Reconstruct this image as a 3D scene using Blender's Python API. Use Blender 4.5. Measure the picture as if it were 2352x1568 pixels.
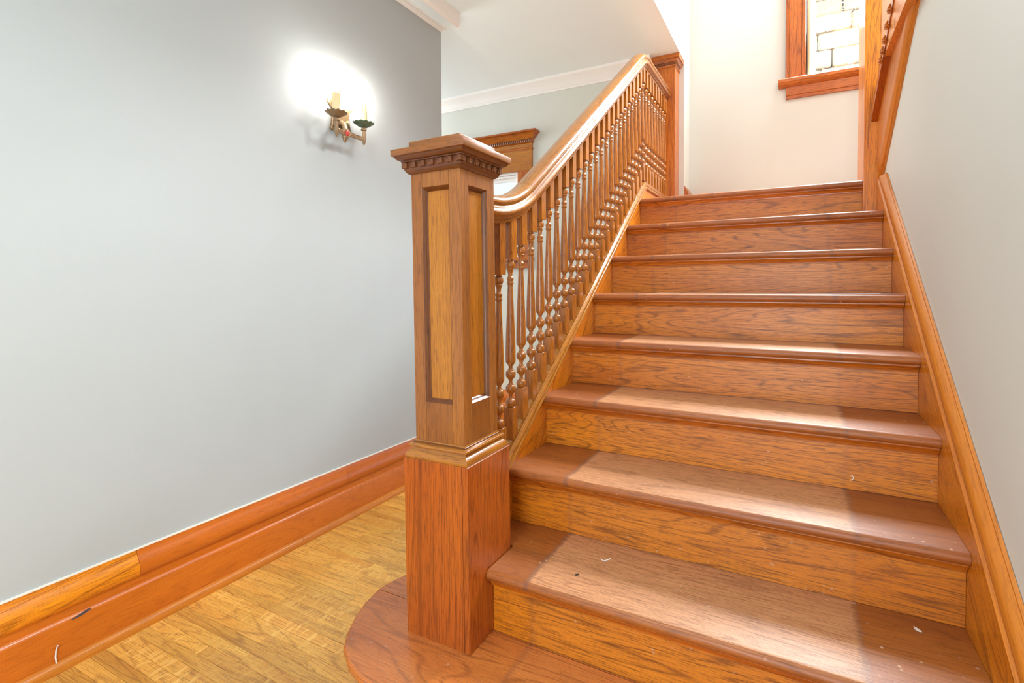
import bpy, bmesh, math, random
from mathutils import Vector, Matrix
random.seed(7)
R_ = math.radians
S = bpy.context.scene
for o in list(bpy.data.objects): bpy.data.objects.remove(o)
COL = S.collection
# ------------------------------------------------------------------ camera
cd = bpy.data.cameras.new('camera'); cam = bpy.data.objects.new('camera', cd); COL.objects.link(cam)
rt = Vector((0.89001, 0.45592, -0.00307)); up = Vector((-0.00715, 0.02070, 0.99976)); fw = Vector((-0.45588, 0.88978, -0.02168))
m = Matrix((rt, up, -fw)).transposed().to_4x4(); m.translation = Vector((0.811, -1.1425, 1.1152)); cam.matrix_world = m
cd.sensor_fit = 'HORIZONTAL'; cd.sensor_width = 36; cd.lens = 1152.99 / 2352 * 36
cd.shift_x = (1176 - 1236.14) / 2352; cd.shift_y = (681.64 - 784) / 2352
cd.clip_start = .02
S.camera = cam
# ------------------------------------------------------------------ light
S.view_settings.view_transform = 'Standard'; S.view_settings.look = 'None'
S.view_settings.gamma = 1; S.view_settings.use_curve_mapping = False
S.view_settings.exposure = 0.45
w = bpy.data.worlds.new('world'); S.world = w; w.use_nodes = True
w.node_tree.nodes['Background'].inputs[0].default_value = (.86, .97, 1.10, 1)
w.node_tree.nodes['Background'].inputs[1].default_value = 0.88
def area(name, loc, target, sx, sy, power, col=(1, 1, 1)):
    l = bpy.data.lights.new(name, 'AREA'); l.shape = 'RECTANGLE'; l.size = sx; l.size_y = sy; l.energy = power; l.color = col
    o = bpy.data.objects.new(name, l); COL.objects.link(o); o.location = loc
    o.rotation_euler = (Vector(target) - Vector(loc)).to_track_quat('-Z', 'Y').to_euler(); return o
area('stairwell_fill_light', (2.05, .95, 4.4), (-1.1, 1.15, .3), .8, .8, 24, (.95, .99, 1)).data.spread = R_(75)  # added upstairs lamp, narrowed to brighten the lower left wall; no window built there
area('stair_window_daylight', (1.10, 2.985, 3.45), (0.25, 0.5, 0.5), .38, 1.1, 145, (.95, .98, 1))
area('far_room_fill', (-3.6, 1.6, 2.0), (-1.2, 2.4, 1.4), 1.0, 1.4, 46, (.96, .99, 1))  # added fill inside the far room to lift its dark wall
area('hall_ceiling_light', (.1, -1.2, 2.66), (.2, -.6, 0), .4, .4, 9, (.90, .97, 1))
area('entrance_fill_light', (1.0, -2.6, 1.0), (-.5, .9, .6), 1.4, 1.5, 50, (.90, .97, 1))  # added soft fill behind the camera for the lower left wall
# ------------------------------------------------------------------ materials
def lin(c): return tuple(((v / 255) / 12.92 if v / 255 <= .04045 else ((v / 255 + .055) / 1.055) ** 2.4) for v in c) + (1,)
def tn(c, f): return tuple(min(.95, v * k) for v, k in zip(c[:3], f)) + (1,)
def newmat(name):
    m = bpy.data.materials.new(name); m.use_nodes = True; nt = m.node_tree
    return m, nt, nt.nodes['Principled BSDF']
def N(nt, typ, **kw):
    n = nt.nodes.new(typ)
    for k, v in kw.items():
        if k.startswith('i_'): n.inputs[k[2:]].default_value = v
        else: setattr(n, k, v)
    return n
def mul(nt, vec, s):
    v = N(nt, 'ShaderNodeVectorMath', operation='MULTIPLY'); nt.links.new(vec, v.inputs[0]); v.inputs[1].default_value = s; return v.outputs[0]
def noise(nt, vec, s, detail=3, rough=.55, dist=0):
    n = N(nt, 'ShaderNodeTexNoise'); n.inputs['Scale'].default_value = 1; n.inputs['Detail'].default_value = detail
    n.inputs['Roughness'].default_value = rough; n.inputs['Distortion'].default_value = dist
    nt.links.new(mul(nt, vec, s), n.inputs['Vector']); return n.outputs['Fac']
def mp(nt, x, a, b, c=0., d=1., smooth=False):
    n = N(nt, 'ShaderNodeMapRange'); n.clamp = True
    if smooth: n.interpolation_type = 'SMOOTHSTEP'
    nt.links.new(x, n.inputs[0])
    for i, v in enumerate((a, b, c, d)): n.inputs[i + 1].default_value = v
    return n.outputs[0]
def math2(nt, op, a, b=None):
    n = N(nt, 'ShaderNodeMath', operation=op)
    for i, v in enumerate((a, b)):
        if v is None: continue
        if isinstance(v, (int, float)): n.inputs[i].default_value = v
        else: nt.links.new(v, n.inputs[i])
    return n.outputs[0]
def mix(nt, f, a, b, mode='MIX'):
    n = N(nt, 'ShaderNodeMix', data_type='RGBA', blend_type=mode)
    if isinstance(f, (int, float)): n.inputs[0].default_value = f
    else: nt.links.new(f, n.inputs[0])
    for i, v in ((6, a), (7, b)):
        if isinstance(v, tuple): n.inputs[i].default_value = v
        else: nt.links.new(v, n.inputs[i])
    return n.outputs[2]
def oak(name, light, base, dark, rough=.3, coat=.25, fig=1., pore=1., flake=0., runner=None, worn=0., nar=1., vary=.07, t=(1.15, 1.16, .5)):
    light, base, dark = tn(light, t), tn(base, t), tn(dark, t)
    """stained oak: growth rings, pores, optional ray fleck, optional worn stair-runner zone, optional specks"""
    m, nt, b = newmat(name); L = nt.links.new
    a = N(nt, 'ShaderNodeAttribute', attribute_name='grain').outputs['Vector']
    rnd = N(nt, 'ShaderNodeObjectInfo').outputs['Random']
    tone = noise(nt, a, (1.1, 7, 7), 2)
    field = noise(nt, a, (.55 * nar, 5.0 * nar, 5.0 * nar), 2, .5, .45)
    ring = math2(nt, 'PINGPONG', math2(nt, 'MULTIPLY', field, 27.), .5)
    line = mp(nt, ring, .0, .17, 1, 0, True)
    fine = noise(nt, a, (6, 380, 380), 2, .6)
    pores = mp(nt, noise(nt, a, (22, 420, 420), 2, .6), .53, .63, 0, 1)
    c = mix(nt, mp(nt, tone, .3, .7), base, light)
    if runner:
        obj = N(nt, 'ShaderNodeTexCoord').outputs['Object']
        sx = N(nt, 'ShaderNodeSeparateXYZ'); L(obj, sx.inputs[0])
        edge = math2(nt, 'ADD', sx.outputs[0], math2(nt, 'MULTIPLY', math2(nt, 'SUBTRACT', noise(nt, obj, (30, 30, 30), 3), .5), .02))
        inn = math2(nt, 'MULTIPLY', mp(nt, edge, .196, .212), mp(nt, edge, .948, .932))
        gz = N(nt, 'ShaderNodeSeparateXYZ'); L(N(nt, 'ShaderNodeNewGeometry').outputs['True Normal'], gz.inputs[0])
        flat = mp(nt, math2(nt, 'ABSOLUTE', gz.outputs[1 if runner[2] else 2]), .80, .97)
        inn = math2(nt, 'MULTIPLY', inn, flat)
        c = mix(nt, math2(nt, 'MULTIPLY', inn, runner[1]), c, runner[0])
        band = math2(nt, 'MULTIPLY', mp(nt, math2(nt, 'ABSOLUTE', math2(nt, 'SUBTRACT', edge, .204)), .0, .012, .6, 0), 1.)
        band2 = mp(nt, math2(nt, 'ABSOLUTE', math2(nt, 'SUBTRACT', edge, .94)), .0, .012, .4, 0)
        c = mix(nt, math2(nt, 'MULTIPLY', math2(nt, 'MAXIMUM', band, band2), worn), c, lin((70, 62, 66)))
    c = mix(nt, mp(nt, fine, .3, .75, 0, .45 * pore), c, dark)
    lp = math2(nt, 'MULTIPLY', line, mp(nt, fine, .3, .62, .15, 1.))
    c = mix(nt, math2(nt, 'MULTIPLY', lp, .9 * fig), c, dark)
    c = mix(nt, math2(nt, 'MULTIPLY', pores, .62 * pore), c, dark)
    if flake:
        wob = noise(nt, a, (7, 12, 1), 2)
        comb = N(nt, 'ShaderNodeCombineXYZ'); sp = N(nt, 'ShaderNodeSeparateXYZ'); L(a, sp.inputs[0])
        L(math2(nt, 'ADD', sp.outputs[0], math2(nt, 'MULTIPLY', wob, .05)), comb.inputs[0]); L(sp.outputs[1], comb.inputs[1]); L(rnd, comb.inputs[2])
        fl = mp(nt, noise(nt, comb.outputs[0], (80, 10, 9), 1, .4, .7), .545, .63, 0, 1, True)
        on = math2(nt, 'MULTIPLY', mp(nt, noise(nt, a, (1.3, 9, 9), 1), .40, .52, .25, 1), mp(nt, math2(nt, 'FRACT', math2(nt, 'MULTIPLY', rnd, 7.3)), .35, .6, .1, 1))
        c = mix(nt, math2(nt, 'MULTIPLY', math2(nt, 'MULTIPLY', fl, on), flake), c, lin((238, 188, 100)))
    hs = N(nt, 'ShaderNodeHueSaturation'); L(c, hs.inputs['Color'])
    L(mp(nt, rnd, 0, 1, 1 - vary, 1 + vary), hs.inputs['Value']); c = hs.outputs[0]
    ro = mp(nt, fine, .2, .8, rough - .05, rough + .08)
    if worn:
        obj = N(nt, 'ShaderNodeTexCoord').outputs['Object']
        dirt = mp(nt, noise(nt, obj, (5, 9, 9), 4, .6), .54, .74, 0, .32 * worn)
        c = mix(nt, dirt, c, lin((92, 56, 36)))
        vo = N(nt, 'ShaderNodeTexVoronoi'); vo.inputs['Scale'].default_value = 34; L(obj, vo.inputs['Vector'])
        sp2 = math2(nt, 'MULTIPLY', mp(nt, vo.outputs['Distance'], .07, .15, 1, 0), mp(nt, noise(nt, obj, (4, 9, 9), 2), .50, .58))
        c = mix(nt, math2(nt, 'MULTIPLY', sp2, .75 * worn), c, lin((226, 190, 160)))
        scr = mp(nt, noise(nt, obj, (9, 150, 90), 2, .6, 2.5), .70, .74, 0, .35 * worn)
        c = mix(nt, scr, c, lin((214, 170, 140)))
    L(c, b.inputs['Base Color']); L(ro, b.inputs['Roughness'])
    b.inputs['Coat Weight'].default_value = coat; b.inputs['Coat Roughness'].default_value = .18 if worn < .6 else .36
    bp = N(nt, 'ShaderNodeBump'); bp.inputs['Strength'].default_value = .18; bp.inputs['Distance'].default_value = .0006
    L(math2(nt, 'SUBTRACT', 1., math2(nt, 'MAXIMUM', pores, math2(nt, 'MULTIPLY', lp, .5))), bp.inputs['Height']); L(bp.outputs[0], b.inputs['Normal'])
    return m
def plain(name, col, rough=.6, bump=0., metal=0., spec=.5, var=.03):
    m, nt, b = newmat(name); L = nt.links.new
    g = N(nt, 'ShaderNodeTexCoord').outputs['Object']
    n1 = noise(nt, g, (2.3, 2.3, 2.3), 3)
    c = mix(nt, mp(nt, n1, .3, .7), tuple(v * (1 - var) for v in col[:3]) + (1,), tuple(min(1, v * (1 + var)) for v in col[:3]) + (1,))
    L(c, b.inputs['Base Color']); b.inputs['Roughness'].default_value = rough; b.inputs['Metallic'].default_value = metal
    b.inputs['Specular IOR Level'].default_value = spec
    if bump:
        bp = N(nt, 'ShaderNodeBump'); bp.inputs['Strength'].default_value = bump; bp.inputs['Distance'].default_value = .002
        L(noise(nt, g, (60, 60, 60), 4, .6), bp.inputs['Height']); L(bp.outputs[0], b.inputs['Normal'])
    return m
M = {}
M['trim'] = oak('oak_trim', lin((192, 108, 42)), lin((172, 88, 28)), lin((112, 52, 18)), .30, .3)
M['base'] = oak('oak_baseboard', lin((196, 104, 34)), lin((182, 88, 24)), lin((140, 64, 18)), .3, .3, .35, .6, t=(1.1, 1.14, 0.7))
M['newelbase'] = oak('oak_newel_base', lin((186, 92, 38)), lin((168, 76, 28)), lin((104, 44, 20)), .32, .25, .9, t=(1.08, 1.16, 0.6))
M['newel'] = oak('oak_newel', lin((166, 106, 52)), lin((142, 84, 38)), lin((92, 52, 24)), .33, .3, .35, .9, t=(1.0, 0.95, 0.65))
M['panel'] = oak('oak_panel', lin((206, 136, 52)), lin((190, 116, 38)), lin((132, 74, 24)), .33, .3, .25, 1., t=(0.85, 0.82, 0.4))
M['dark'] = oak('oak_dark_moulding', lin((134, 78, 34)), lin((110, 58, 24)), lin((64, 32, 16)), .28, .35, .4, t=(1.0, 0.95, 0.65))
M['rail'] = oak('oak_handrail', lin((178, 116, 58)), lin((152, 90, 42)), lin((98, 56, 28)), .22, .5, .5)
M['bal'] = oak('oak_baluster', lin((186, 112, 46)), lin((160, 88, 34)), lin((98, 50, 20)), .24, .45, .8, .9, nar=2.2, t=(1.06, 1.12, .6))
M['tread'] = oak('oak_tread', lin((166, 92, 50)), lin((144, 72, 38)), lin((100, 50, 28)), .46, .2, .5, .8, runner=(lin((232, 172, 122)), .70, 0), worn=.8, t=(1.2, 1.3, 0.55))  # worn runner zone, its tone also lightened to stand in for glare
M['riser'] = oak('oak_riser', lin((194, 112, 40)), lin((168, 84, 26)), lin((92, 44, 16)), .40, .06, .9, 1., runner=(lin((214, 134, 50)), .34, 1), worn=.35, t=(1.42, 1.56, 0.32))
M['string'] = oak('oak_stringer', lin((206, 130, 46)), lin((184, 104, 30)), lin((116, 60, 20)), .32, .25, .9, t=(1.5, 1.45, 0.4))
M['skirtcap'] = oak('oak_skirt_cap', lin((196, 122, 56)), lin((174, 98, 38)), lin((132, 70, 28)), .36, .2, .3, .6, t=(1.25, 1.25, 0.6))
M['bull'] = oak('oak_bullnose', lin((196, 112, 56)), lin((178, 90, 42)), lin((122, 64, 32)), .26, .35, .8, .8, worn=.5, runner=(lin((222, 140, 74)), .5, 0), t=(1.2, 1.3, 1.1))
M['floor'] = oak('oak_floor', lin((200, 138, 58)), lin((178, 112, 42)), lin((122, 70, 26)), .33, .3, .8, .9, flake=.7, vary=.13, t=(1.7, 2.15, 2.6))
M['wall'] = plain('cream_wall_paint', lin((207, 208, 198)), .5, .12, var=.012)
M['wallcool'] = plain('wall_paint_cool_lit', lin((213, 222, 219)), .5, .12, var=.012)  # same wall paint, with the right wall's cooler light put into its colour
M['walldim'] = plain('wall_paint_dim_lit', lin((175, 181, 182)), .5, .12, var=.012)  # same wall paint again, dimmer and cooler light mixed into the colour
M['ceil'] = plain('ceiling_paint', lin((238, 250, 255)), .6, .05, var=.008)
M['white'] = plain('white_paint', lin((236, 233, 228)), .4, 0, var=.01)
M['bronze'] = plain('aged_bronze', lin((150, 126, 96)), .42, .25, .6, var=.35)
M['verd'] = plain('verdigris_metal', lin((98, 116, 96)), .45, .25, .55, var=.35)
M['candle'] = plain('ivory_candle', lin((232, 214, 164)), .5, .1, var=.06)
M['jewel'] = plain('red_jewel', lin((196, 70, 58)), .12, 0)
M['yellow'] = plain('yellow_stop_paint', lin((190, 128, 56)), .5)
M['beige'] = plain('beige_jamb_paint', lin((176, 164, 148)), .5)
M['gap'] = plain('dark_gap', lin((40, 28, 22)), .9)
M['stone'] = plain('pale_stone', lin((226, 205, 174)), .9, .8, var=.08)
M['debris'] = plain('pale_debris', lin((232, 226, 214)), .7)
M['black'] = plain('black_debris', lin((30, 28, 28)), .7)
M['slate'] = plain('slate_scuff', lin((74, 74, 82)), .5, var=.25)
M['cable'] = plain('white_cable', lin((236, 234, 228)), .4)
m, nt, b = newmat('bulb_glass_lit'); b.inputs['Base Color'].default_value = (1, .95, .85, 1)
b.inputs['Emission Color'].default_value = (1, .95, .88, 1); b.inputs['Emission Strength'].default_value = 115; M['bulb'] = m
m, nt, b = newmat('window_glass'); L = nt.links.new
g = N(nt, 'ShaderNodeTexCoord').outputs['Object']
tr = N(nt, 'ShaderNodeBsdfTransparent'); gl = N(nt, 'ShaderNodeBsdfGlossy'); gl.inputs['Roughness'].default_value = .02
ms = N(nt, 'ShaderNodeMixShader'); ms.inputs[0].default_value = .06; L(tr.outputs[0], ms.inputs[1]); L(gl.outputs[0], ms.inputs[2])
vo = N(nt, 'ShaderNodeTexVoronoi'); vo.inputs['Scale'].default_value = 46; L(g, vo.inputs['Vector'])
drop = math2(nt, 'MULTIPLY', mp(nt, vo.outputs['Distance'], .12, .2, 1, 0), mp(nt, noise(nt, g, (14, 14, 14), 2), .5, .56))
df = N(nt, 'ShaderNodeBsdfTranslucent'); df.inputs[0].default_value = (1, 1, 1, 1)
ms2 = N(nt, 'ShaderNodeMixShader'); L(drop, ms2.inputs[0]); L(ms.outputs[0], ms2.inputs[1]); L(df.outputs[0], ms2.inputs[2])
L(ms2.outputs[0], nt.nodes['Material Output'].inputs['Surface']); M['glass'] = m
# ------------------------------------------------------------------ helpers
def box(bm, lo, hi, bev=0., seg=1):
    vs = [bm.verts.new((x, y, z)) for x in (lo[0], hi[0]) for y in (lo[1], hi[1]) for z in (lo[2], hi[2])]
    fs = [bm.faces.new([vs[i] for i in f]) for f in ((0, 1, 3, 2), (4, 6, 7, 5), (0, 4, 5, 1), (2, 3, 7, 6), (0, 2, 6, 4), (1, 5, 7, 3))]
    if bev:
        es = list({e for f in fs for e in f.edges})
        bmesh.ops.bevel(bm, geom=es, offset=bev, segments=seg, affect='EDGES', profile=.5)
def prism(bm, pts, f, t0, t1, bev=0.):
    """extrude polygon pts (2-D) between t0 and t1; f(u, v, t) -> xyz"""
    a = [bm.verts.new(f(u, v, t0)) for u, v in pts]; b_ = [bm.verts.new(f(u, v, t1)) for u, v in pts]; n = len(pts)
    fs = [bm.faces.new(a), bm.faces.new(b_[::-1])] + [bm.faces.new((a[i], b_[i], b_[(i + 1) % n], a[(i + 1) % n])) for i in range(n)]
    if bev:
        bmesh.ops.bevel(bm, geom=list(fs[0].edges) + list(fs[1].edges), offset=bev, segments=2, affect='EDGES', profile=.5)
def sweep(bm, prof, frames, closed=False):
    """prof: (u, v) polygon; frames: (origin, U, V)"""
    rings = [[bm.verts.new(o + U * u + V * v) for u, v in prof] for o, U, V in frames]; n = len(prof); k = len(rings)
    for i in range(k if closed else k - 1):
        p, q = rings[i], rings[(i + 1) % k]
        for j in range(n): bm.faces.new((p[j], p[(j + 1) % n], q[(j + 1) % n], q[j]))
    if not closed: bm.faces.new(rings[0][::-1]); bm.faces.new(rings[-1])
def square_ring(bm, prof, cx=0., cy=0.):
    """moulding running round a square: prof = closed polygon of (half size, z)"""
    n = len(prof); rings = []
    for sx, sy in ((-1, -1), (1, -1), (1, 1), (-1, 1)): rings.append([bm.verts.new((cx + sx * h, cy + sy * h, z)) for h, z in prof])
    for i in range(4):
        p, q = rings[i], rings[(i + 1) % 4]
        for j in range(n): bm.faces.new((p[j], q[j], q[(j + 1) % n], p[(j + 1) % n]))
def lathe(bm, prof, seg=14, c=(0, 0, 0), capped=True):
    rings = [[bm.verts.new((c[0] + r * math.cos(2 * math.pi * i / seg), c[1] + r * math.sin(2 * math.pi * i / seg), c[2] + z)) for i in range(seg)] for z, r in prof]
    for p, q in zip(rings, rings[1:]):
        for i in range(seg): bm.faces.new((p[i], p[(i + 1) % seg], q[(i + 1) % seg], q[i]))
    if capped: bm.faces.new(rings[0][::-1]); bm.faces.new(rings[-1])
def tube(bm, pts, r, seg=8):
    pts = [Vector(p) for p in pts]; fr = []; ref = Vector((0, 0, 1))
    for i, p in enumerate(pts):
        t = (pts[min(i + 1, len(pts) - 1)] - pts[max(i - 1, 0)]).normalized()
        U = t.cross(ref if abs(t.dot(ref)) < .95 else Vector((1, 0, 0))).normalized(); fr.append((p, U, U.cross(t)))
    rr = r if isinstance(r, (list, tuple)) else [r] * len(pts)
    rings = [[bm.verts.new(o + U * (rr[k] * math.cos(2 * math.pi * i / seg)) + V * (rr[k] * math.sin(2 * math.pi * i / seg))) for i in range(seg)] for k, (o, U, V) in enumerate(fr)]
    for p, q in zip(rings, rings[1:]):
        for i in range(seg): bm.faces.new((p[i], p[(i + 1) % seg], q[(i + 1) % seg], q[i]))
    bm.faces.new(rings[0][::-1]); bm.faces.new(rings[-1])
def link(o, parent=None):
    COL.objects.link(o)
    if parent:
        o.parent = parent; root = parent
    return o
def mesh(bm, mat, axis=(1, 0, 0), sharp=35):
    bmesh.ops.recalc_face_normals(bm, faces=bm.faces[:])
    me = bpy.data.meshes.new('m'); bm.to_mesh(me); bm.free(); me.materials.append(mat)
    a = Vector(axis).normalized(); u = a.orthogonal().normalized()
    if abs(a.x) > .99: u = Vector((0, 1, 0))
    elif abs(a.z) > .99: u = Vector((1, 0, 0))
    v = a.cross(u); off = Vector((random.uniform(0, 60), random.uniform(0, 60), random.uniform(0, 60)))
    at = me.attributes.new('grain', 'FLOAT_VECTOR', 'POINT')
    for i, vt in enumerate(me.vertices): at.data[i].vector = (vt.co.dot(a) + off.x, vt.co.dot(u) + off.y, vt.co.dot(v) + off.z)
    for p in me.polygons: p.use_smooth = True
    me.set_sharp_from_angle(angle=R_(sharp))
    return me
def wloc(p):
    v = Vector((0, 0, 0))
    while p:
        if p.type == 'EMPTY': v += p.location
        p = p.parent
    return v
def obj(name, bm, mat, parent=None, axis=(1, 0, 0), world=True, sharp=35):
    """links one mesh object; world=True: vertices are in world space, kept there under an Empty"""
    me = mesh(bm, mat, axis, sharp); me.name = name
    o = bpy.data.objects.new(name, me); COL.objects.link(o)
    if parent:
        o.parent = parent
        if world and parent.type == 'EMPTY': o.matrix_parent_inverse = Matrix.Translation(-wloc(parent))
    return o
def thing(name, loc, label=None, cat=None, kind=None, group=None, parent=None):
    o = bpy.data.objects.new(name, None); COL.objects.link(o); o.location = loc; o.empty_display_size = .1
    tag(o, label, cat, kind, group); return o
def tag(o, label=None, cat=None, kind=None, group=None):
    for k, v in (('label', label), ('category', cat), ('kind', kind), ('group', group)):
        if v: o[k] = v
    return o
B = bmesh.new
XA, YA, ZA = (1, 0, 0), (0, 1, 0), (0, 0, 1)
# ------------------------------------------------------------------ dimensions
H, RUN, W = .18, .2513, 1.149
SL = H / RUN; LW = -1.1158; CEIL = 2.735; YF = 2.45; YB = 2.8; XB = .085
SLOPE = Vector((0, RUN, H)).normalized()
# ------------------------------------------------------------------ setting: floor
fl = thing('floor', (-.6, .4, -.02), kind='structure', label='golden oak strip floor with lively ray fleck figure')
bm = B(); box(bm, (-4.2, -3, -.06), (2.4, 2.6, -.016)); obj('subfloor', bm, M['gap'], fl)
pw = .0385; y = -1.05; k = 0
while y < 1.32:
    xs = [LW + .004, random.uniform(-.95, -.30), .5] if k % 3 != 1 else [LW + .004, .5]
    if k % 5 == 3: xs = [LW + .004, random.uniform(-.9, -.62), random.uniform(-.5, -.2), .5]
    for a_, b_ in zip(xs, xs[1:]):
        bm = B(); box(bm, (a_ + .0004, y + .0003, -.016), (b_ - .0004, y + pw - .0003, random.uniform(-.0004, 0)), .0006)
        obj('plank', bm, M['floor'], fl, XA)
    y += pw; k += 1
bm = B(); box(bm, (-4.2, 1.33, -.016), (.5, 2.45, -.001)); box(bm, (.5, -3, -.016), (2.4, 1.3, -.001)); box(bm, (LW, -3, -.016), (.5, -1.052, -.001))
obj('outer_boards', bm, M['floor'], fl, XA)
# ------------------------------------------------------------------ setting: walls
def boxes(name, lst, mat, label=None, kind='structure', parent=None):
    bm = B()
    for lo, hi in lst: box(bm, lo, hi)
    o = obj(name, bm, mat, parent)
    return tag(o, label, kind=kind)
boxes('wall_left', [((-1.30, -3, -.02), (LW, 1.335, CEIL))], M['walldim'], 'left painted wall carrying the candle sconce, dim light toned into its colour')
W2 = (-1.75, -1.203, 1.351, 2.045)      # far window opening
boxes('wall_far', [((-4.2, YF, -.02), (W2[0], YF + .12, CEIL)), ((W2[1], YF, -.02), (-.11, YF + .12, CEIL)), ((W2[0], YF, -.02), (W2[1], YF + .12, W2[2])), ((W2[0], YF, W2[3]), (W2[1], YF + .12, CEIL))], M['wall'], 'cream wall of the room beyond the balusters')
boxes('ceiling', [((-4.2, -3, CEIL), (XB, 2.6, CEIL + .14))], M['ceil'], 'flat white ceiling left of the open stairwell')
boxes('wall_landing', [((-.12, 2.6, 1.3), (XB, 2.82, 5.0)), ((XB - .02, -1.5, CEIL + .14), (XB, 2.6, 5.0))], M['wall'], 'white side wall of the landing behind the landing post')
W1 = (.868, 1.34, 2.533, 4.2)           # stair window opening
boxes('wall_back', [((XB - .2, YB, 1.3), (W1[0], YB + .16, 5)), ((W1[1], YB, 1.3), (2.4, YB + .16, 5)), ((W1[0], YB, 1.3), (W1[1], YB + .16, W1[2])), ((W1[0], YB, W1[3]), (W1[1], YB + .16, 5))], M['wall'], 'cream wall at the back of the landing with the stair window')
bm = B(); XR = W + .021
prism(bm, [(-3, -.02), (1.699, -.02), (1.699, 1.583), (1.6, 1.643), (-1.0, 3.219), (-3, 3.219)], lambda u, v, t: (t, u, v), XR, XR + .1)
tag(obj('wall_right', bm, M['wallcool']), 'off white plaster wall rising beside the steps', kind='structure')
boxes('wall_side', [((-4.3, -3, -.02), (-4.2, YF, CEIL))], M['wall'], 'cream wall at the far end of the room beyond')
boxes('wall_upper', [((2.4, 1.0, 1.3), (2.5, YB + .16, 5))], M['wall'], 'cream wall at the right end of the landing')
# ------------------------------------------------------------------ baseboards and cornices
def run_y(bm, prof, x0, y0, y1, sgn=1): prism(bm, prof, lambda u, v, t: (x0 + sgn * u, t, v), y0, y1)
CAPP = [(0, .252), (.004, .252), (.006, .246), (.008, .238), (.014, .229), (.021, .217), (.0265, .202), (.028, .190), (.026, .179), (.021, .170), (.016, .165), (0, .165)]
BRDP = [(0, .166), (.016, .166), (.016, .141), (.019, .1385), (.0235, .134), (.025, .129), (.025, 0), (0, 0)]
SHOE = [(.025, .028), (.031, .027), (.037, .023), (.041, .016), (.043, .008), (.043, 0), (.025, 0)]
bb = thing('baseboard_left', (LW, 0, 0), kind='structure', label='tall orange oak baseboard along the left wall')
bm = B(); run_y(bm, BRDP, LW, -2.6, 1.335); obj('board', bm, M['base'], bb, YA)
for a_, b_ in ((-2.6, -.2935), (-.2925, .5625), (.5635, 1.335)):
    bm = B(); run_y(bm, CAPP, LW, a_, b_); obj('cap_moulding', bm, M['base'] if a_ > -1 else M['string'], bb, YA)
for a_, b_ in ((-2.6, .305), (.306, 1.335)):
    bm = B(); run_y(bm, SHOE, LW, a_, b_); obj('shoe_moulding', bm, M['skirtcap'], bb, YA)
bm = B(); box(bm, (LW, -2.6, .2518), (LW + .006, 1.335, .2565)); obj('plaster_gap', bm, M['debris'], bb, YA)
bm = B(); prism(bm, [(-.472, .1315), (-.450, .1355), (-.432, .1385), (-.422, .138), (-.430, .1345), (-.445, .1305), (-.462, .1295)], lambda u, v, t: (t, u, v), LW + .018, LW + .0254); tag(obj('gouge', bm, M['slate'], bb, YA), 'dark chipped gouge')
bb = thing('baseboard_far', (-1, YF, 0), kind='structure', label='oak baseboard of the far room glimpsed between the balusters')
for nm, pr in (('board', BRDP), ('cap_moulding', CAPP)):
    bm = B(); prism(bm, pr, lambda u, v, t: (t, YF - u, v), -3, -.12); obj(nm, bm, M['base'], bb, XA)
bb = thing('baseboard_landing', (XB, 2.7, 1.62), kind='structure', label='short oak baseboard on the landing wall beside the landing post')
for nm, pr in (('board', BRDP), ('cap_moulding', CAPP)):
    bm = B(); prism(bm, [(u, v * .87 + 1.62) for u, v in pr], lambda u, v, t: (XB + u, t, v), 2.615, YB); obj(nm, bm, M['trim'], bb, YA)
t1 = thing('trim_1', (LW, 0, 2.655), kind='structure', label='white crown moulding over the left wall')
bm = B(); run_y(bm, [(0, 2.655), (.006, 2.653), (.012, 2.658), (.022, 2.668), (.034, 2.662), (.042, 2.656), (.044, 2.668), (.044, CEIL), (0, CEIL)], LW, -3, 1.335); obj('cove_moulding', bm, M['white'], t1, YA)
bm = B(); run_y(bm, [(.044, 2.668), (.12, 2.668), (.12, CEIL), (.044, CEIL)], LW, -3, 1.3345); obj('soffit', bm, M['ceil'], t1, YA)
bm = B(); run_y(bm, [(.12, 2.656), (.126, 2.652), (.132, 2.656), (.136, 2.664), (.141, 2.666), (.143, 2.672), (.143, CEIL), (.12, CEIL)], LW, -3, 1.335); obj('bead', bm, M['white'], t1, YA)
bm = B(); prism(bm, [(0, 2.637), (.008, 2.637), (.010, 2.650), (.016, 2.656), (.022, 2.668), (.036, 2.690), (.054, 2.706), (.060, 2.712), (.066, 2.716), (.070, 2.726), (.070, CEIL), (0, CEIL)], lambda u, v, t: (t, YF - u, v), -4.2, -.11)
tag(obj('trim_2', bm, M['white']), 'white crown moulding of the far room above the oak window head', kind='structure')
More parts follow.
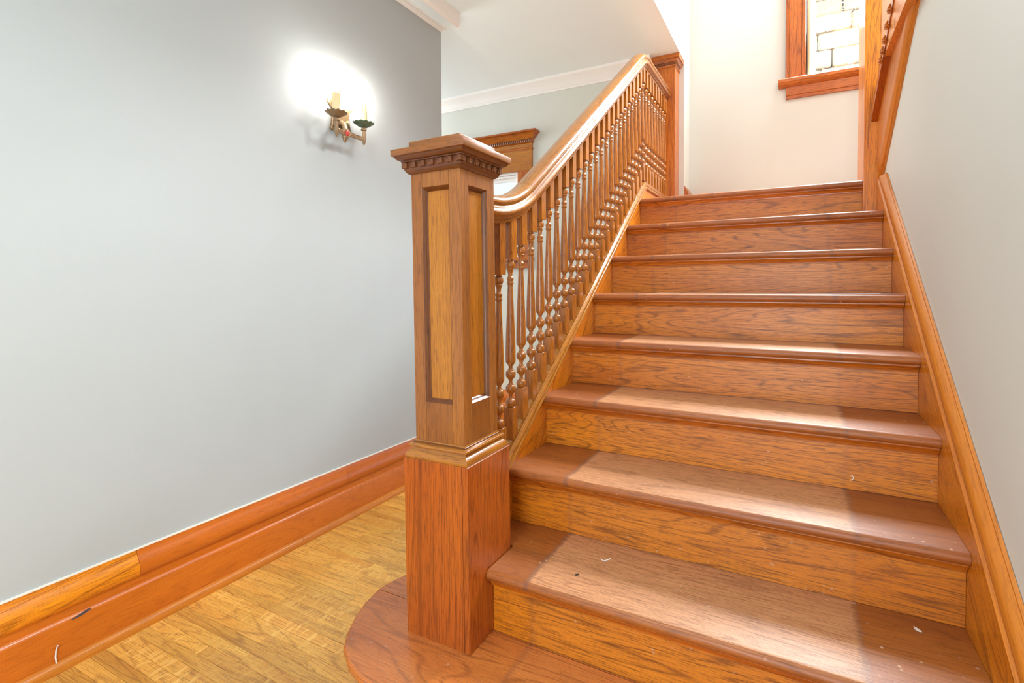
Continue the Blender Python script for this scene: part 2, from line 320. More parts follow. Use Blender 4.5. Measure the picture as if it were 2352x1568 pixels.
# ------------------------------------------------------------------ stairs
st = thing('staircase', (.55, -.28, 0), 'straight flight of worn oak steps climbing to the landing', 'staircase')
NO = .036; TH = .029
def tread_prof(k, back):
    f = (k - 2) * RUN - NO; z = k * H; r = TH / 2
    pts = [(back, z), (f + r, z)]
    pts += [(f + r - r * math.sin(a), z - r + r * math.cos(a)) for a in [math.pi * i / 8 for i in range(1, 8)]]
    return pts + [(f + r, z - TH), (back, z - TH)]
def yzx(u, v, t): return (t, u, v)
for k in range(2, 9):
    bm = B(); x0 = .0865 if k == 2 else .0005
    prism(bm, tread_prof(k, (k - 1) * RUN + .012), yzx, x0, W - .0005)
    if k == 2: box(bm, (.0005, .112, 2 * H - TH), (.0865, RUN + .012, 2 * H))
    obj('tread', bm, M['tread'], st, XA)
for k in range(2, 10):
    bm = B(); x0 = .0865 if k == 2 else .0005
    box(bm, (x0, (k - 2) * RUN, (k - 1) * H + .0012), (W - .0005, (k - 2) * RUN + .018, k * H - TH)); obj('riser', bm, M['riser'], st, XA)
    f = (k - 2) * RUN; z = k * H - TH
    bm = B(); prism(bm, [(f, z), (f - .022, z), (f - .022, z - .004), (f - .018, z - .007), (f - .0125, z - .013), (f - .0105, z - .018), (f - .006, z - .019), (f - .005, z - .024), (f, z - .024)], yzx, x0, W - .001)
    obj('scotia_moulding', bm, M['trim'], st, XA)
bm = B(); prism(bm, tread_prof(9, 7 * RUN + .10), yzx, .0005, 1.0945); obj('landing_nosing', bm, M['tread'], st, XA)
bm = B(); box(bm, (.0005, 7 * RUN + .10, 1.62 - TH), (1.094, 1.956, 1.62)); box(bm, (.0005, 1.956, 1.62 - TH), (2.3, 2.462, 1.62)); box(bm, (.0865, 2.462, 1.62 - TH), (2.3, YB - .001, 1.62)); obj('landing_boards', bm, M['tread'], st, XA)
# bullnose bottom step
out = [(-.335, -.006), (-.322, -.072), (-.302, -.124), (-.27, -.180), (-.235, -.226), (-.174, -.264), (-.10, -.289), (-.03, -.298), (.10, -.300), (W - .0005, -.300)]
front = out + [(W - .0005, -.0054), (-.335, -.0054)]
back = [(-.335, -.0028), (-.3345, .03), (-.314, .102), (-.28, .160), (-.23, .205), (-.16, .235), (-.06, .248), (W - .0005, .248), (W - .0005, -.0028)]
def xyz(u, v, t): return (u, v, t)
for pl in (front, back):
    bm = B(); prism(bm, pl, xyz, .18 - .031, .18)
    bmesh.ops.recalc_face_normals(bm, faces=bm.faces[:])
    es = [e for e in bm.edges if abs(e.verts[0].co.z - e.verts[1].co.z) < 1e-6 and not all(abs(v.co.y + .004) < .002 for v in e.verts) and not all(v.co.x > 1 for v in e.verts)]
    bmesh.ops.bevel(bm, geom=es, offset=.0125, segments=4, affect='EDGES', profile=.5)
    obj('bullnose_tread', bm, M['bull'], st, XA, sharp=50)
c0 = Vector((-.03, -.02))
sc = [(c0.x + (u - c0.x) * .87, c0.y + (v - c0.y) * .87) for u, v in out[:-1] + [(W, -.300)]]
sc = [(u if u < 1 else W - .001, v) for u, v in sc] + [(W - .001, .2), (-.06, .21), (-.2, .17), (-.28, .09)]
bm = B(); prism(bm, sc, xyz, 0.0, .148); obj('bullnose_riser', bm, M['riser'], st, XA)
# left stringer, cap
CB = .42                                    # cap top: z = CB + SL * y
P_AP = (1.74 - CB) / SL
bm = B(); prism(bm, [(.106, .30), (.106, CB - .012 + SL * .106), (P_AP, 1.728), (2.462, 1.728), (2.462, 1.45), (1.76, 1.45), (.6, .40), (.38, .185), (.106, .185)], yzx, -.038, 0); obj('stringer', bm, M['string'], st, SLOPE)
bm = B(); prism(bm, [(1.80, 1.66), (1.84, 1.712), (2.462, 1.712), (2.462, 1.70), (1.86, 1.70)], yzx, 0, .009); obj('fascia_moulding', bm, M['string'], st, YA)
capp = [(.0, -.046), (.004, -.044), (.009, -.040), (.0105, -.034), (.0085, -.029), (.0065, -.027), (.0095, -.023), (.0105, -.017), (.0085, -.011), (.0045, -.0075), (.0035, -.006), (.0045, -.003), (.002, 0), (-.001, -.0005), (-.0025, -.005), (-.004, -.0005), (-.040, -.0005), (-.044, -.003), (-.048, -.012), (-.046, -.03), (-.038, -.046)]
X1 = Vector((1, 0, 0)); nS = Vector((0, -H, RUN)).normalized()
a2 = math.atan(SL) / 2; nB = Vector((0, -math.sin(a2), math.cos(a2))) / math.cos(a2)
bm = B(); sweep(bm, capp, [(Vector((0, .106, CB + SL * .106)), X1, Vector((0, 0, 1)) / 1.0 * (1 / math.cos(2 * a2))), (Vector((0, P_AP, 1.74)), X1, nB), (Vector((0, 2.4615, 1.74)), X1, Vector((0, 0, 1)))])
obj('stringer_cap', bm, M['rail'], st, SLOPE)
# right wall skirt
bz = lambda y: .474 + .682 * y; oz = lambda y: .552 + .690 * y
bm = B(); prism(bm, [(-.69, 0), (.2, 0), (1.699, 1.2), (1.699, bz(1.699)), (-.69, bz(-.69))], yzx, W, XR); obj('wall_skirt', bm, M['string'], st, SLOPE)
prof = [(.0, 0.), (-.006, .006), (-.008, .013), (-.004, .019), (.000, .022), (-.005, .034), (-.006, .048), (.000, .064), (.009, .074), (.013, .078), (.013, .0855), (.020, .0865), (.021, -.0)]
def skf(y): return [(W + u, y, bz(y) + v * (oz(y) - bz(y)) / .0865) for u, v in prof]
bm = B(); ra = [bm.verts.new(c) for c in skf(-.7)]; rb = [bm.verts.new(c) for c in skf(1.54)]; rc = [bm.verts.new((c[0], 1.54 + (1 - v / .0865) * .10, bz(1.54 + (1 - v / .0865) * .10) + v)) for c, (u, v) in zip(skf(1.54), prof)]
n = len(prof)
for j in range(n): bm.faces.new((ra[j], ra[(j + 1) % n], rc[(j + 1) % n], rc[j]))
bm.faces.new(ra[::-1]); bm.faces.new(rc); bmesh.ops.delete(bm, geom=rb, context='VERTS')
obj('skirt_moulding', bm, M['skirtcap'], st, SLOPE)
# ------------------------------------------------------------------ stair railing
XC = -.020
ra_ = thing('stair_railing', (XC, .11, .5), 'oak handrail and turned balusters between the big post and the landing post', 'railing')
P = [Vector((0, .079, 1.305)), Vector((0, .286, 1.305)), Vector((0, 1.843, 2.42)), Vector((0, 2.4615, 2.42))]
def path():
    pts = []                                # (pos, tangent)
    def arc(p0, p1, p2, T, n):
        d0 = (p1 - p0).normalized(); d1 = (p2 - p1).normalized(); s = p1 - d0 * T; e = p1 + d1 * T
        for i in range(n + 1):
            t = i / n; q = s * (1 - t) ** 2 + p1 * 2 * t * (1 - t) + e * t * t
            pts.append((q, ((p1 - s) * (1 - t) + (e - p1) * t).normalized()))
    pts.append((P[0], Vector((0, 1, 0)))); arc(P[0], P[1], P[2], .17, 14)
    d = (P[2] - P[1]).normalized()
    for y in (.5, .8, 1.1, 1.4, 1.6): pts.append((P[1] + d * ((y - P[1].y) / d.y), d))
    arc(P[1], P[2], P[3], .06, 10); pts.append((P[3], Vector((0, 1, 0))))
    return pts
half = [(0, 0), (.017, 0), (.0185, .004), (.0185, .0105), (.0235, .0115), (.0265, .0145), (.0265, .0185), (.0285, .020), (.0325, .021), (.0385, .0245), (.0415, .0305), (.0405, .0375), (.0365, .0435), (.0325, .0465), (.0305, .0505), (.0315, .0545), (.0345, .0575), (.0375, .062), (.0375, .068), (.0345, .0745), (.028, .0795), (.018, .083), (.008, .0845), (0, .085)]
rprof = half + [(-u, v) for u, v in half[-2:0:-1]]
def frames(pts): return [(q + Vector((XC, 0, 0)), X1, Vector((0, -t.z, t.y))) for q, t in pts]
pp = path()
def at(y):
    for (q0, t0), (q1, t1) in zip(pp, pp[1:]):
        if q0.y <= y <= q1.y:
            f = (y - q0.y) / max(1e-9, q1.y - q0.y); return (q0.lerp(q1, f), t0.lerp(t1, f).normalized())
def railpiece(y0, y1):
    seg = [at(y0)] + [p for p in pp if y0 + .004 < p[0].y < y1 - .004] + [at(y1)]
    bm = B(); sweep(bm, rprof, frames(seg)); obj('handrail', bm, M['rail'], ra_, SLOPE, sharp=28)
for a_, b_ in ((.0795, .4095), (.4105, 1.6695), (1.6705, 2.461)): railpiece(a_, b_)
turned = [(.519, .012), (.521, .0135), (.526, .0160), (.533, .0168), (.540, .0158), (.5445, .0125), (.5455, .0105), (.547, .0102), (.5485, .0075), (.556, .0058), (.5625, .0078), (.5635, .0100), (.5655, .0102), (.5668, .0125),
 (.571, .0155), (.579, .0165), (.586, .0158), (.5905, .0125), (.5915, .0105), (.5935, .0102), (.595, .0075), (.603, .0058), (.6105, .0078), (.6115, .0100), (.6135, .0102), (.6148, .0125),
 (.619, .0155), (.627, .0165), (.634, .0158), (.6385, .0125), (.6395, .0105), (.6415, .0102), (.643, .0075), (.650, .0060), (.657, .0088), (.6585, .0118), (.662, .0118), (.663, .0145), (.666, .0158), (.672, .0167), (.70, .0166), (.76, .0150), (.84, .0115), (.90, .0092), (.919, .0085),
 (.920, .0095), (.9225, .0113), (.9265, .0115), (.9305, .0098), (.932, .0094), (.934, .0098), (.937, .0113), (.9415, .0115), (.945, .0095), (.9465, .008), (.952, .0073), (.959, .008), (.967, .0103), (.9705, .0122), (.9712, .0116), (.974, .0116), (.9755, .0128), (.979, .0145), (.986, .0150), (.992, .0138), (.997, .0112), (.9985, .0090), (1.002, .0090)]
BLK = .0168
def baluster_mesh(top):
    bm = B(); lathe(bm, [(z - .42, r) for z, r in turned], 14)
    box(bm, (-BLK, -BLK, -.006), (BLK, BLK, .099), .0008); box(bm, (-BLK, -BLK, .582), (BLK, BLK, top - .42), .0008)
    me = mesh(bm, M['bal'], ZA, 40); me.name = 'baluster'; return me
STEP = RUN / 3.5
stdm = baluster_mesh(1.125)
for i in range(32):
    y = .207 + STEP * i
    if y < 1.862: z0 = CB + SL * y
    else: z0 = 1.742
    q = at(y)[0].z; need = q - z0 + .42 + .02
    me = stdm if abs(need - 1.12) < .012 else baluster_mesh(need)
    o = bpy.data.objects.new('baluster', me); COL.objects.link(o); o.parent = ra_
    o.location = Vector((XC, y, z0)) - ra_.location
def fillet_mesh(level):
    bm = B(); g = STEP / 2 - BLK - .0006
    s = 0 if level else SL
    prism(bm, [(-g, -s * g - .001), (g, s * g - .001), (g, s * g + .0075), (-g, -s * g + .0075)], lambda u, v, t: (t, u, v), -.0155, .0155)
    me = mesh(bm, M['rail'], YA); me.name = 'fillet'; return me
fs, fl_ = fillet_mesh(False), fillet_mesh(True)
for i in range(-1, 32):
    y = .207 + STEP * (i + .5)
    if i == -1: continue
    if abs(y - P_AP) < .05: continue
    lev = y > P_AP
    o = bpy.data.objects.new('fillet', fl_ if lev else fs); COL.objects.link(o); o.parent = ra_
    o.location = Vector((XC, y, 1.741 if lev else CB + SL * y)) - ra_.location
# ------------------------------------------------------------------ big newel post (leans a hair to the left)
nw = thing('newel_post', (-.0177, -.0056, .18), 'big square oak newel post with recessed panels and dentil cap on the bottom step', 'newel post')
nw.rotation_mode = 'AXIS_ANGLE'; nw.rotation_axis_angle = (.011, .456, -.89, 0)
Z0 = .18
def nz(z): return z - Z0
def part(name, bm, mat, axis=ZA, par=nw, sharp=35): return obj(name, bm, mat, par, axis, False, sharp)
h = .1035
bm = B(); box(bm, (-h, -h, 0), (h - .0185, -h + .018, nz(.657)), .001); part('base_board', bm, M['newelbase'])
bm = B(); box(bm, (h - .0175, -h, 0), (h, h, nz(.657)), .001); part('base_board', bm, M['newelbase'])
bm = B(); box(bm, (-h, h - .018, 0), (h - .0185, h, nz(.657)), .001); part('base_board', bm, M['newelbase'])
bm = B(); box(bm, (-h, -h + .0185, 0), (-h + .018, h - .0185, nz(.657)), .001); part('base_board', bm, M['newelbase'])
bm = B(); box(bm, (-h + .017, -h + .017, 0), (h - .017, h - .017, nz(.70))); part('core', bm, M['dark'])
bm = B(); square_ring(bm, [(hh, nz(z)) for hh, z in [(.07, .657), (.1005, .657), (.1015, .661), (.1005, .667), (.097, .672), (.092, .676), (.0885, .681), (.0880, .684), (.0925, .6855), (.0945, .6890), (.0935, .6930), (.0895, .6960), (.0855, .6970), (.0830, .6985), (.0815, .703), (.07, .704)]])
part('base_moulding', bm, M['rail'], XA)
s = .080; zl, zh = .695, 1.417; pl, ph = .807, 1.378; sw = .036
def face_parts(rot):
    def rb(bm): bmesh.ops.rotate(bm, verts=bm.verts[:], cent=(0, 0, 0), matrix=Matrix.Rotation(R_(rot), 3, 'Z')); return bm
    e = 0 if rot in (0, 180) else .0185
    for x0, x1 in ((-s + e, -s + sw), (s - sw, s - e)):
        bm = B(); box(bm, (x0, -s, nz(zl)), (x1, -s + .018, nz(zh)), .0006); part('stile', rb(bm), M['newel'])
    for z0, z1 in ((zl, pl), (ph, zh)):
        bm = B(); box(bm, (-s + sw + .0006, -s, nz(z0)), (s - sw - .0006, -s + .018, nz(z1)), .0005); part('cross_rail', rb(bm), M['newel'])
    bm = B(); w0 = s - sw; pr = [(0., .0005), (.002, .003), (.004, .0045), (.0055, .008), (.009, .0115), (.010, .0125), (.010, .017), (0., .017)]; rg = []
    for sx, sz in ((-1, 0), (1, 0), (1, 1), (-1, 1)):
        rg.append([bm.verts.new((sx * (w0 - d), -s + q, nz(pl + d if sz == 0 else ph - d))) for d, q in pr])
    for i in range(4):
        p_, q_ = rg[i], rg[(i + 1) % 4]
        for j in range(len(pr)): bm.faces.new((p_[j], q_[j], q_[(j + 1) % len(pr)], p_[(j + 1) % len(pr)]))
    part('panel_moulding', rb(bm), M['dark'])
    bm = B(); box(bm, (-w0 + .002, -s + .013, nz(pl + .002)), (w0 - .002, -s + .018, nz(ph - .002))); part('panel', rb(bm), M['panel'])
for rot in (0, 90, 180, 270): face_parts(rot)
bm = B(); square_ring(bm, [(hh, nz(z)) for hh, z in [(.06, 1.416), (.0835, 1.416), (.0865, 1.4185), (.0905, 1.4235), (.0925, 1.4275), (.0925, 1.4300), (.0925, 1.4455), (.098, 1.4465), (.0985, 1.4490), (.1015, 1.4500), (.1065, 1.4530), (.1100, 1.4575), (.1115, 1.4605), (.1135, 1.4610), (.06, 1.4610)]])
part('cap_moulding', bm, M['dark'], XA)
bm = B(); box(bm, (-.1175, -.1175, nz(1.461)), (.1175, .1175, nz(1.4785)), .0015, 2); part('cap_slab', bm, M['newel'], XA)
bm = B(); box(bm, (-.0845, -.0845, nz(1.4785)), (.0845, .0845, nz(1.5035)), .004, 2); part('cap_top', bm, M['newel'], XA)
bm = B(); box(bm, (-.0048, -.0062, -.0072), (.0062, .004, .0072), .0004); box(bm, (-.0112, -.0040, -.0072), (-.0048, .004, .0006), .0004)
dm = mesh(bm, M['dark'], XA); dm.name = 'dentil'
def dentils(par, hs, z, cnt, me, sides=(0, 90, 180, 270), sc=1.):
    for rot in sides:
        for i in range(cnt):
            x = -hs + .0112 * sc + (2 * hs - .0174 * sc) * i / (cnt - 1)
            o = bpy.data.objects.new('dentil', me); COL.objects.link(o); o.parent = par
            mr = Matrix.Rotation(R_(rot), 4, 'Z'); o.matrix_local = mr @ Matrix.Translation((x, -hs + .0045 * sc, z)) @ Matrix.Scale(sc, 4)
dentils(nw, .0965, nz(1.4378), 7, dm)
# ------------------------------------------------------------------ landing newel
n2 = thing('newel_post', (-.030, 2.531, 1.62), 'plain oak landing post under the ceiling where the handrail ends', 'newel post')
def n2z(z): return z - 1.62
bm = B(); box(bm, (-.078, -.068, -.17), (.078, .068, n2z(2.66)), .0012); part('shaft', bm, M['trim'], ZA, n2)
bm = B(); square_ring(bm, [(hh, n2z(z)) for hh, z in [(.05, 2.652), (.080, 2.652), (.086, 2.659), (.088, 2.663), (.088, 2.684), (.094, 2.685), (.097, 2.692), (.103, 2.700), (.105, 2.704), (.05, 2.704)]]); bmesh.ops.scale(bm, vec=(1, .87, 1), verts=bm.verts[:]); part('cap_moulding', bm, M['trim'], XA, n2)
bm = B(); box(bm, (-.112, -.098, n2z(2.704)), (.112, .066, n2z(2.7335)), .0015); part('cap_slab', bm, M['trim'], XA, n2)
for i in range(9):
    o = bpy.data.objects.new('dentil', dm); COL.objects.link(o); o.parent = n2; o.location = (-.082 + .0205 * i, -.0775, n2z(2.674))
for i in range(5):
    o = bpy.data.objects.new('dentil', dm); COL.objects.link(o); o.parent = n2; o.rotation_euler = (0, 0, R_(90)); o.location = (.089, -.06 + .0205 * i, n2z(2.674))
# ------------------------------------------------------------------ right-hand post
pc = thing('stair_post', (1.134, 1.82, 1.44), 'square oak post at the right end of the top step', 'newel post')
bm = B(); box(bm, (1.0955, 1.70, 1.441), (XR + .08, 1.955, 3.4), .0015); obj('shaft', bm, M['string'], pc, ZA)
# ------------------------------------------------------------------ upper flight edge
us = thing('upper_stair_edge', (1.15, 1.65, 1.65), 'sloping oak stringer of the upper flight above the plaster wall', 'stair stringer')
def line(pa, pb): return lambda y: pa[1] + (pb[1] - pa[1]) * (y - pa[0]) / (pb[0] - pa[0])
l_out = line((1.60, 1.647), (.92, 2.058)); l_gr = line((1.737, 1.668), (.98, 2.087)); l_dk = line((1.794, 1.941), (1.263, 2.228)); l_cap = line((1.705, 1.915), (1.205, 2.195))
ye, yn = 1.699, .2
axu = Vector((0, -1, .58)).normalized()
bm = B(); prism(bm, [(ye, l_gr(ye) - .004), (yn, l_gr(yn) - .004), (yn, l_dk(yn) + .08), (ye, l_dk(ye) + .08)], yzx, 1.150, XR + .05); obj('string_board', bm, M['skirtcap'], us, axu)
bm = B()
rg = []
for y in (1.66, yn):
    a_, b_ = l_out(y) - .004, l_gr(y)
    rg.append([bm.verts.new((x, y, a_ + (b_ - a_) * f)) for x, f in ((XR + .002, 0), (1.163, 0), (1.162, .10), (1.157, .13), (1.150, .3), (1.1455, .55), (1.1455, .85), (1.148, 1.), (XR + .002, 1.))])
n = len(rg[0])
for j in range(n): bm.faces.new((rg[0][j], rg[0][(j + 1) % n], rg[1][(j + 1) % n], rg[1][j]))
bm.faces.new(rg[0]); bm.faces.new(rg[1][::-1]); obj('lower_moulding', bm, M['skirtcap'], us, axu)
bm = B(); lc = line((1.636, 1.902 + .012), (1.141, 2.141 + .012))
prism(bm, [(ye, lc(ye)), (yn, lc(yn)), (yn, lc(yn) + .03), (ye, lc(ye) + .03)], yzx, 1.124, XR + .05); obj('string_cap', bm, M['newelbase'], us, axu)
bm = B(); box(bm, (1.128, .6, 2.05), (1.160, 1.425, 2.9)); 
obj('upper_panel', bm, M['string'], us, ZA)
bm = B()
for a_, (y0, z0, y1, z1, w_) in enumerate(((0, 0, .016, .022, .009), (.002, .004, .026, .012, .007), (-.004, .002, .004, .026, .007))):
    tube(bm, [(-.004, y0, z0), (-.010, (y0 + y1) / 2, (z0 + z1) / 2 + .002), (-.006, y1, z1), (-.001, y1 - .006, z1 + .004)], [.004, w_ * .8, w_ * .6, .001], 7)
lf = mesh(bm, M['trim'], ZA, 60); lf.name = 'carved_leaf'
for y, z in ((1.041, 2.182), (1.10, 2.160), (1.165, 2.134), (1.225, 2.104), (1.285, 2.074), (1.335, 2.048), (1.375, 2.026)):
    o = bpy.data.objects.new('carved_leaf', lf); COL.objects.link(o); o.parent = us; o.location = Vector((1.124, y, z + .012)) - us.location
    o.rotation_euler = (random.uniform(-.2, .2) + 2.4, 0, 0)
# ------------------------------------------------------------------ stair window
w1 = thing('window_1', (1.10, YB, 2.53), kind='structure', label='stair window on the landing wall with oak casing and white sash')
bm = B(); box(bm, (.762, YB - .020, 2.540), (.838, YB, 4.35), .001); obj('casing_board', bm, M['trim'], w1, ZA)
bm = B(); box(bm, (.738, YB - .030, 2.540), (.7618, YB, 4.35), .004, 2); obj('back_band', bm, M['trim'], w1, ZA)
bm = B(); box(bm, (.8385, YB - .026, 2.540), (.862, YB, 4.35), .005, 2); obj('inner_bead', bm, M['trim'], w1, ZA)
bm = B(); box(bm, (1.345, YB - .024, 2.540), (1.47, YB, 4.35), .003); obj('casing_board', bm, M['trim'], w1, ZA)
bm = B(); prism(bm, [(0, 2.541), (.052, 2.541), (.056, 2.536), (.056, 2.516), (.048, 2.510), (.044, 2.502), (.034, 2.497), (.028, 2.490), (.022, 2.488), (0, 2.488)], lambda u, v, t: (t, YB - u, v), .696, 1.52); obj('stool', bm, M['trim'], w1, XA)
bm = B(); prism(bm, [(0, 2.488), (.022, 2.488), (.022, 2.432), (.017, 2.428), (.017, 2.408), (0, 2.408)], lambda u, v, t: (t, YB - u, v), .742, 1.47); obj('apron', bm, M['trim'], w1, XA)
bm = B(); box(bm, (.862, YB, 2.535), (.872, YB + .03, 4.2)); obj('side_stop', bm, M['beige'], w1, ZA)
bm = B(); box(bm, (.868, YB + .032, 2.535), (.876, YB + .042, 4.2)); obj('track', bm, M['gap'], w1, ZA)
bm = B(); box(bm, (.868, YB + .043, 2.535), (.880, YB + .062, 4.2)); obj('side_stop', bm, M['beige'], w1, ZA)
bm = B(); box(bm, (.868, YB + .063, 2.535), (.884, YB + .073, 4.2)); obj('side_stop', bm, M['yellow'], w1, ZA)
bm = B(); box(bm, (.868, YB + .074, 2.535), (.890, YB + .13, 4.2)); obj('jamb', bm, M['beige'], w1, ZA)
bm = B(); box(bm, (.8905, YB + .105, 2.57), (.926, YB + .14, 4.2), .003); obj('sash_stile', bm, M['white'], w1, ZA)
bm = B(); box(bm, (1.30, YB + .105, 2.57), (1.34, YB + .14, 4.2), .003); obj('sash_stile', bm, M['white'], w1, ZA)
bm = B(); box(bm, (.868, YB + .0, 2.533), (1.34, YB + .16, 2.552)); box(bm, (.8905, YB + .105, 2.552), (1.34, YB + .14, 2.600), .003); obj('sash_rail', bm, M['white'], w1, XA)
bm = B(); box(bm, (.926, YB + .118, 2.60), (1.30, YB + .124, 4.2)); obj('pane', bm, M['glass'], w1, XA)
# neighbouring stone wall
nb = thing('neighbour_wall', (1.3, 3.95, 2.4), 'pale stone wall of the next house seen through the stair window', 'wall')
zz = 2.4; k = 0
while zz < 4.9:
    hh = .15; x = .2 - (k % 2) * .17
    while x < 2.4:
        wd = random.uniform(.26, .40); dp = random.uniform(0, .05)
        bm = B(); box(bm, (x, 3.92 - dp, zz), (x + wd - .008, 4.1, zz + hh - .010), .012); obj('stone', bm, M['stone'], nb, XA); x += wd
    zz += hh; k += 1
# ------------------------------------------------------------------ far room window
w2 = thing('window_2', (-1.48, YF, 1.35), kind='structure', label='far room window under a carved oak head, glimpsed past the big post')
xl, xr, zb_, zt = W2
def bx(name, lo, hi, mat, axis=ZA, bev=.001):
    bm = B(); box(bm, lo, hi, bev); return obj(name, bm, mat, w2, axis)
for x0, x1 in ((xl - .13, xl), (xr, xr + .13)): bx('casing_board', (x0, YF - .022, zb_), (x1, YF, zt), M['trim'])
bx('head_board', (xl - .13, YF - .022, zt + .0008), (xr + .13, YF, 2.262), M['panel'], XA)
def entab(name, prof, mat):
    bm = B(); rg = []
    for x, yy, d in ((xl - .13, 0, -1), (xl - .13, 1, -1), (xr + .13, 1, 1), (xr + .13, 0, 1)):
        rg.append([bm.verts.new((x + d * (u - .022), YF - (u if yy else 0), v)) for u, v in prof])
    n = len(prof)
    for i in range(3):
        for j in range(n): bm.faces.new((rg[i][j], rg[i + 1][j], rg[i + 1][(j + 1) % n], rg[i][(j + 1) % n]))
    return obj(name, bm, mat, w2, XA)
entab('frieze_bead', [(.0, 2.214), (.028, 2.214), (.030, 2.222), (.026, 2.230), (.0, 2.230)], M['trim'])
entab('head_crown', [(.0, 2.262), (.024, 2.262), (.034, 2.266), (.036, 2.292), (.044, 2.300), (.062, 2.318), (.078, 2.336), (.084, 2.338), (.086, 2.350), (.0, 2.352)], M['trim'])
bm = B()
lathe(bm, [(-.013, .001), (-.009, .004), (0, .0068), (.007, .0066), (.012, .005), (.013, .002)], 8)
eg = mesh(bm, M['dark'], ZA); eg.name = 'egg_ornament'
x = xl - .13
while x < xr + .14:
    o = bpy.data.objects.new('egg_ornament', eg); COL.objects.link(o); o.parent = w2; o.location = Vector((x, YF - .036, 2.279)) - w2.location; x += .0175
bx('stool', (xl - .14, YF - .05, 1.316), (xr + .142, YF, 1.351), M['trim'], XA, .006)
bx('apron', (xl - .125, YF - .022, 1.262), (xr + .13, YF, 1.316), M['trim'], XA, .002)
for i, (d, dy) in enumerate(((0, .0), (.018, .02), (.034, .045))):
    e = .016 if i < 2 else .026
    for x0, x1 in ((xl + d, xl + d + e), (xr - d - e, xr - d)): bx('sash_stile', (x0, YF + dy, zb_), (x1, YF + dy + .03, zt), M['white'])
    for z0, z1 in ((zb_ + d, zb_ + d + e), (zt - d - e, zt - d)): bx('sash_rail', (xl + d + e, YF + dy, z0), (xr - d - e, YF + dy + .03, z1), M['white'], XA)
bx('pane', (xl + .06, YF + .058, zb_ + .06), (xr - .06, YF + .062, zt - .06), M['glass'], XA, 0)
# ------------------------------------------------------------------ wall sconce
SY = .562
sc_ = thing('candle_sconce', (LW, SY, 1.93), 'bronze two arm candle sconce glowing on the left wall', 'wall light')
rp = [(-.060, 1.848), (-.047, 1.842), (-.040, 1.852), (-.026, 1.856), (0, 1.852), (.022, 1.856), (.036, 1.846), (.052, 1.842), (.060, 1.852), (.056, 1.866), (.050, 1.90), (.050, 1.945), (.062, 1.955), (.072, 1.966), (.073, 1.980), (.062, 1.990), (.050, 1.986), (.044, 1.976), (.034, 1.972), (.025, 1.984), (.020, 1.998), (.026, 2.006), (.020, 2.014), (.026, 2.024), (.018, 2.036), (.006, 2.040), (-.004, 2.056), (-.012, 2.040), (-.016, 2.022), (-.022, 2.004), (-.026, 1.986), (-.036, 1.974), (-.046, 1.978), (-.052, 1.990), (-.064, 1.992), (-.074, 1.980), (-.072, 1.966), (-.060, 1.956), (-.050, 1.945), (-.050, 1.90), (-.054, 1.868)]
bm = B(); prism(bm, [(u, v) for u, v in rp], lambda u, v, t: (t, SY + u, v), LW + .0005, LW + .010)
obj('backplate', bm, M['bronze'], sc_, ZA)
bm = B(); rp2 = [(u * .80, 1.945 + (v - 1.945) * .84) for u, v in rp]; prism(bm, rp2, lambda u, v, t: (t, SY + u, v), LW + .010, LW + .014)
bp_ = obj('raised_field', bm, M['bronze'], sc_, ZA)
bm = B(); tube(bm, [(LW + .012, SY - .005, 1.885), (LW + .040, SY - .008, 1.868), (-1.056, SY - .02, 1.845), (-1.046, SY - .026, 1.822), (-1.05, SY - .028, 1.80), (-1.054, SY - .028, 1.782)], [.016, .013, .012, .017, .012, .004], 10); obj('hub', bm, M['bronze'], sc_, ZA)
bm = B(); lathe(bm, [(0, .0155), (.003, .0165), (.006, .0155)], 16); bmesh.ops.scale(bm, vec=(1.25, .95, 1), verts=bm.verts[:])
bmesh.ops.rotate(bm, verts=bm.verts[:], cent=(0, 0, 0), matrix=Matrix.Rotation(R_(90), 3, 'Y') ); bmesh.ops.rotate(bm, verts=bm.verts[:], cent=(0, 0, 0), matrix=Matrix.Rotation(R_(-22), 3, 'Z')); bmesh.ops.translate(bm, verts=bm.verts[:], vec=(-1.036, SY - .030, 1.822)); hb = obj('jewel_ring', bm, M['bronze'], sc_, ZA)
bm = B(); bmesh.ops.create_uvsphere(bm, u_segments=14, v_segments=8, radius=.011); bmesh.ops.scale(bm, vec=(.5, .95, 1.3), verts=bm.verts[:]); bmesh.ops.rotate(bm, verts=bm.verts[:], cent=(0, 0, 0), matrix=Matrix.Rotation(R_(-22), 3, 'Z')); bmesh.ops.translate(bm, verts=bm.verts[:], vec=(-1.029, SY - .033, 1.822)); tag(obj('jewel', bm, M['jewel'], sc_, ZA), 'oval red jewel')
bm = B(); tube(bm, [(LW + .014, SY + .022, 1.893), (LW + .030, SY + .024, 1.897)], [.006, .006], 8); obj('switch_knob', bm, M['candle'], sc_, ZA)
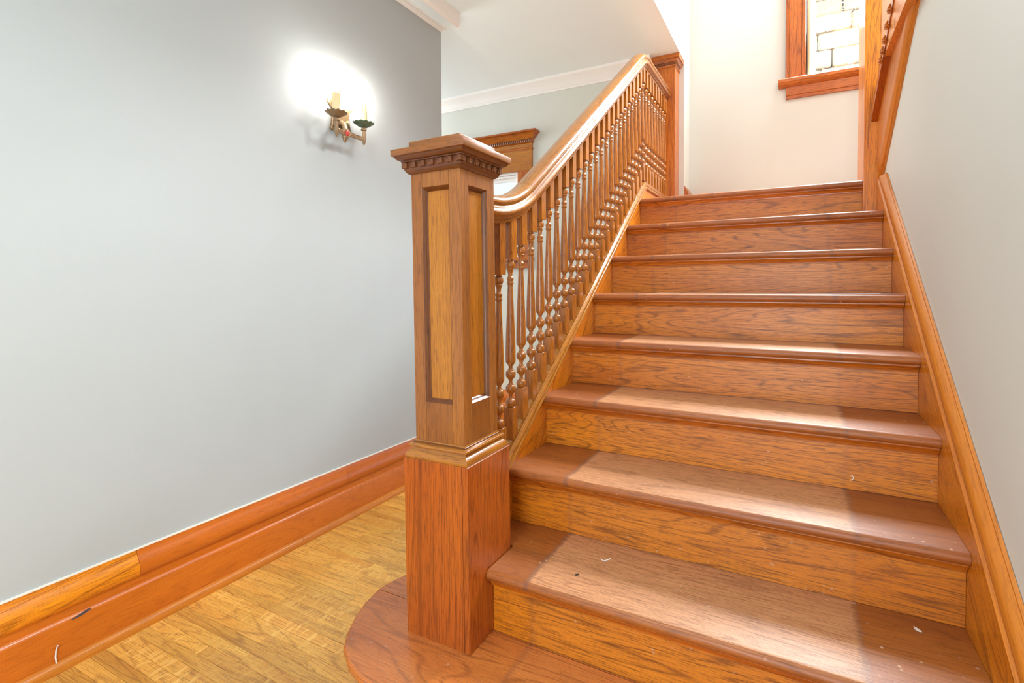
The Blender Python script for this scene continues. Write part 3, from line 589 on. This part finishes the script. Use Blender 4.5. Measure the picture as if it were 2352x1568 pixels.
for yc, xc, mt in ((.474, -1.037, 'bronze'), (.640, -1.042, 'verd')):
    sg = -1 if yc < SY else 1
    zr = 1.822
    for dz in (-.0075, .0, .0075):
        pass
    bm = B(); tube(bm, [(-1.044, SY - .030 + .010 * sg, 1.824), (-1.040, (SY + yc) / 2 - .01, zr - .002), (xc, yc - .006 * sg, zr)], [.0095, .0085, .008], 8)
    tube(bm, [(-1.040, SY - .030 + .010 * sg, 1.832), (-1.034, (SY + yc) / 2 - .01, zr + .005), (xc + .004, yc - .006 * sg, zr + .007)], .0035, 6)
    tube(bm, [(-1.040, SY - .030 + .010 * sg, 1.816), (-1.034, (SY + yc) / 2 - .01, zr - .010), (xc + .004, yc - .006 * sg, zr - .007)], .0035, 6)
    obj('arm', bm, M['bronze'], sc_, YA)
    bm = B(); lathe(bm, [(-.030, .001), (-.020, .006), (-.012, .0085), (.0, .0095), (.040, .0085), (.042, .0135), (.050, .0135), (.052, .009), (.06, .008)], 8, (xc, yc, 1.822)); obj('cup_stem', bm, M['bronze'], sc_, ZA, sharp=20)
    bm = B(); rings = []; pr = [(1.878, .008), (1.881, .018), (1.886, .028), (1.892, .036), (1.897, .042), (1.8995, .0475), (1.902, .0475), (1.9005, .041), (1.897, .034), (1.894, .02), (1.893, .001)]
    for z, r in pr: rings.append([bm.verts.new((xc + r * (1 + (.045 * math.cos(12 * a) if r > .02 else 0)) * math.cos(a), yc + r * (1 + (.045 * math.cos(12 * a) if r > .02 else 0)) * math.sin(a), z + (.0018 * math.cos(12 * a) if r > .03 else 0))) for a in [2 * math.pi * i / 48 for i in range(48)]])
    for p_, q_ in zip(rings, rings[1:]):
        for i in range(48): bm.faces.new((p_[i], p_[(i + 1) % 48], q_[(i + 1) % 48], q_[i]))
    obj('drip_pan', bm, M[mt], sc_, ZA)
    bm = B(); lathe(bm, [(1.893, .0172), (1.94, .0170), (1.976, .0172), (1.985, .0165), (1.988, .0135), (1.986, .011)], 16, (xc, yc, 0))
    for a in (.3, 1.7, 2.6, 3.9, 5.2): tube(bm, [(xc + .0165 * math.cos(a), yc + .0165 * math.sin(a), 1.986), (xc + .0178 * math.cos(a), yc + .0178 * math.sin(a), 1.965), (xc + .0172 * math.cos(a), yc + .0172 * math.sin(a), 1.945 + .01 * math.sin(a * 3))], [.003, .003, .002], 6)
    cs = obj('candle_sleeve', bm, M['candle'], sc_, ZA)
    bm = B(); lathe(bm, [(1.986, .0065), (1.998, .007), (2.008, .0125), (2.024, .0165), (2.040, .0145), (2.056, .009), (2.070, .004), (2.078, .001)], 14, (xc, yc, 0)); obj('bulb', bm, M['bulb'], cs, ZA)
# ------------------------------------------------------------------ small debris
bm = B(); tube(bm, [(LW + .029, -.506, .022), (LW + .028, -.508, .045), (LW + .030, -.507, .066), (LW + .031, -.503, .078)], .0021, 7)
tag(obj('cable_stub', bm, M['cable'], axis=ZA), 'thin white cable stub poking up behind the shoe moulding', 'cable')
def chip(name, x, y, z, L_, W_, rot, mat, label, cat='debris'):
    bm = B(); prism(bm, [(-L_, 0), (-L_ * .3, -W_), (L_ * .6, -W_ * .7), (L_, W_ * .2), (L_ * .3, W_), (-L_ * .5, W_ * .8)], lambda u, v, t: (u, v, t + abs(u) * .15), 0, .0014)
    o = obj(name, bm, mat); o.location = (x, y, z + .0002); o.rotation_euler = (0, 0, rot); return tag(o, label, cat)
chip('paint_flake', 1.054, .198, .36, .0095, .004, -.9, M['debris'], 'pale paint flake at the right end of the second step')
chip('dirt_crumb', .308, .056, .36, .006, .003, .7, M['black'], 'small black crumb near the front of the second step')
bm = B(); tube(bm, [(.338, .156, .3612), (.348, .150, .3612), (.355, .158, .3612), (.362, .170, .3612)], .0013, 6)
tag(obj('lint_thread', bm, M['cable']), 'curled white thread lying on the second step', 'thread')
bm = B(); tube(bm, [(.952, .5022, .578), (.957, .5018, .581), (.960, .5018, .575), (.957, .5018, .569), (.952, .5022, .567)], .0012, 6)
tag(obj('paint_drip', bm, M['cable']), 'tiny curved white fleck stuck on the fourth riser', 'fleck')
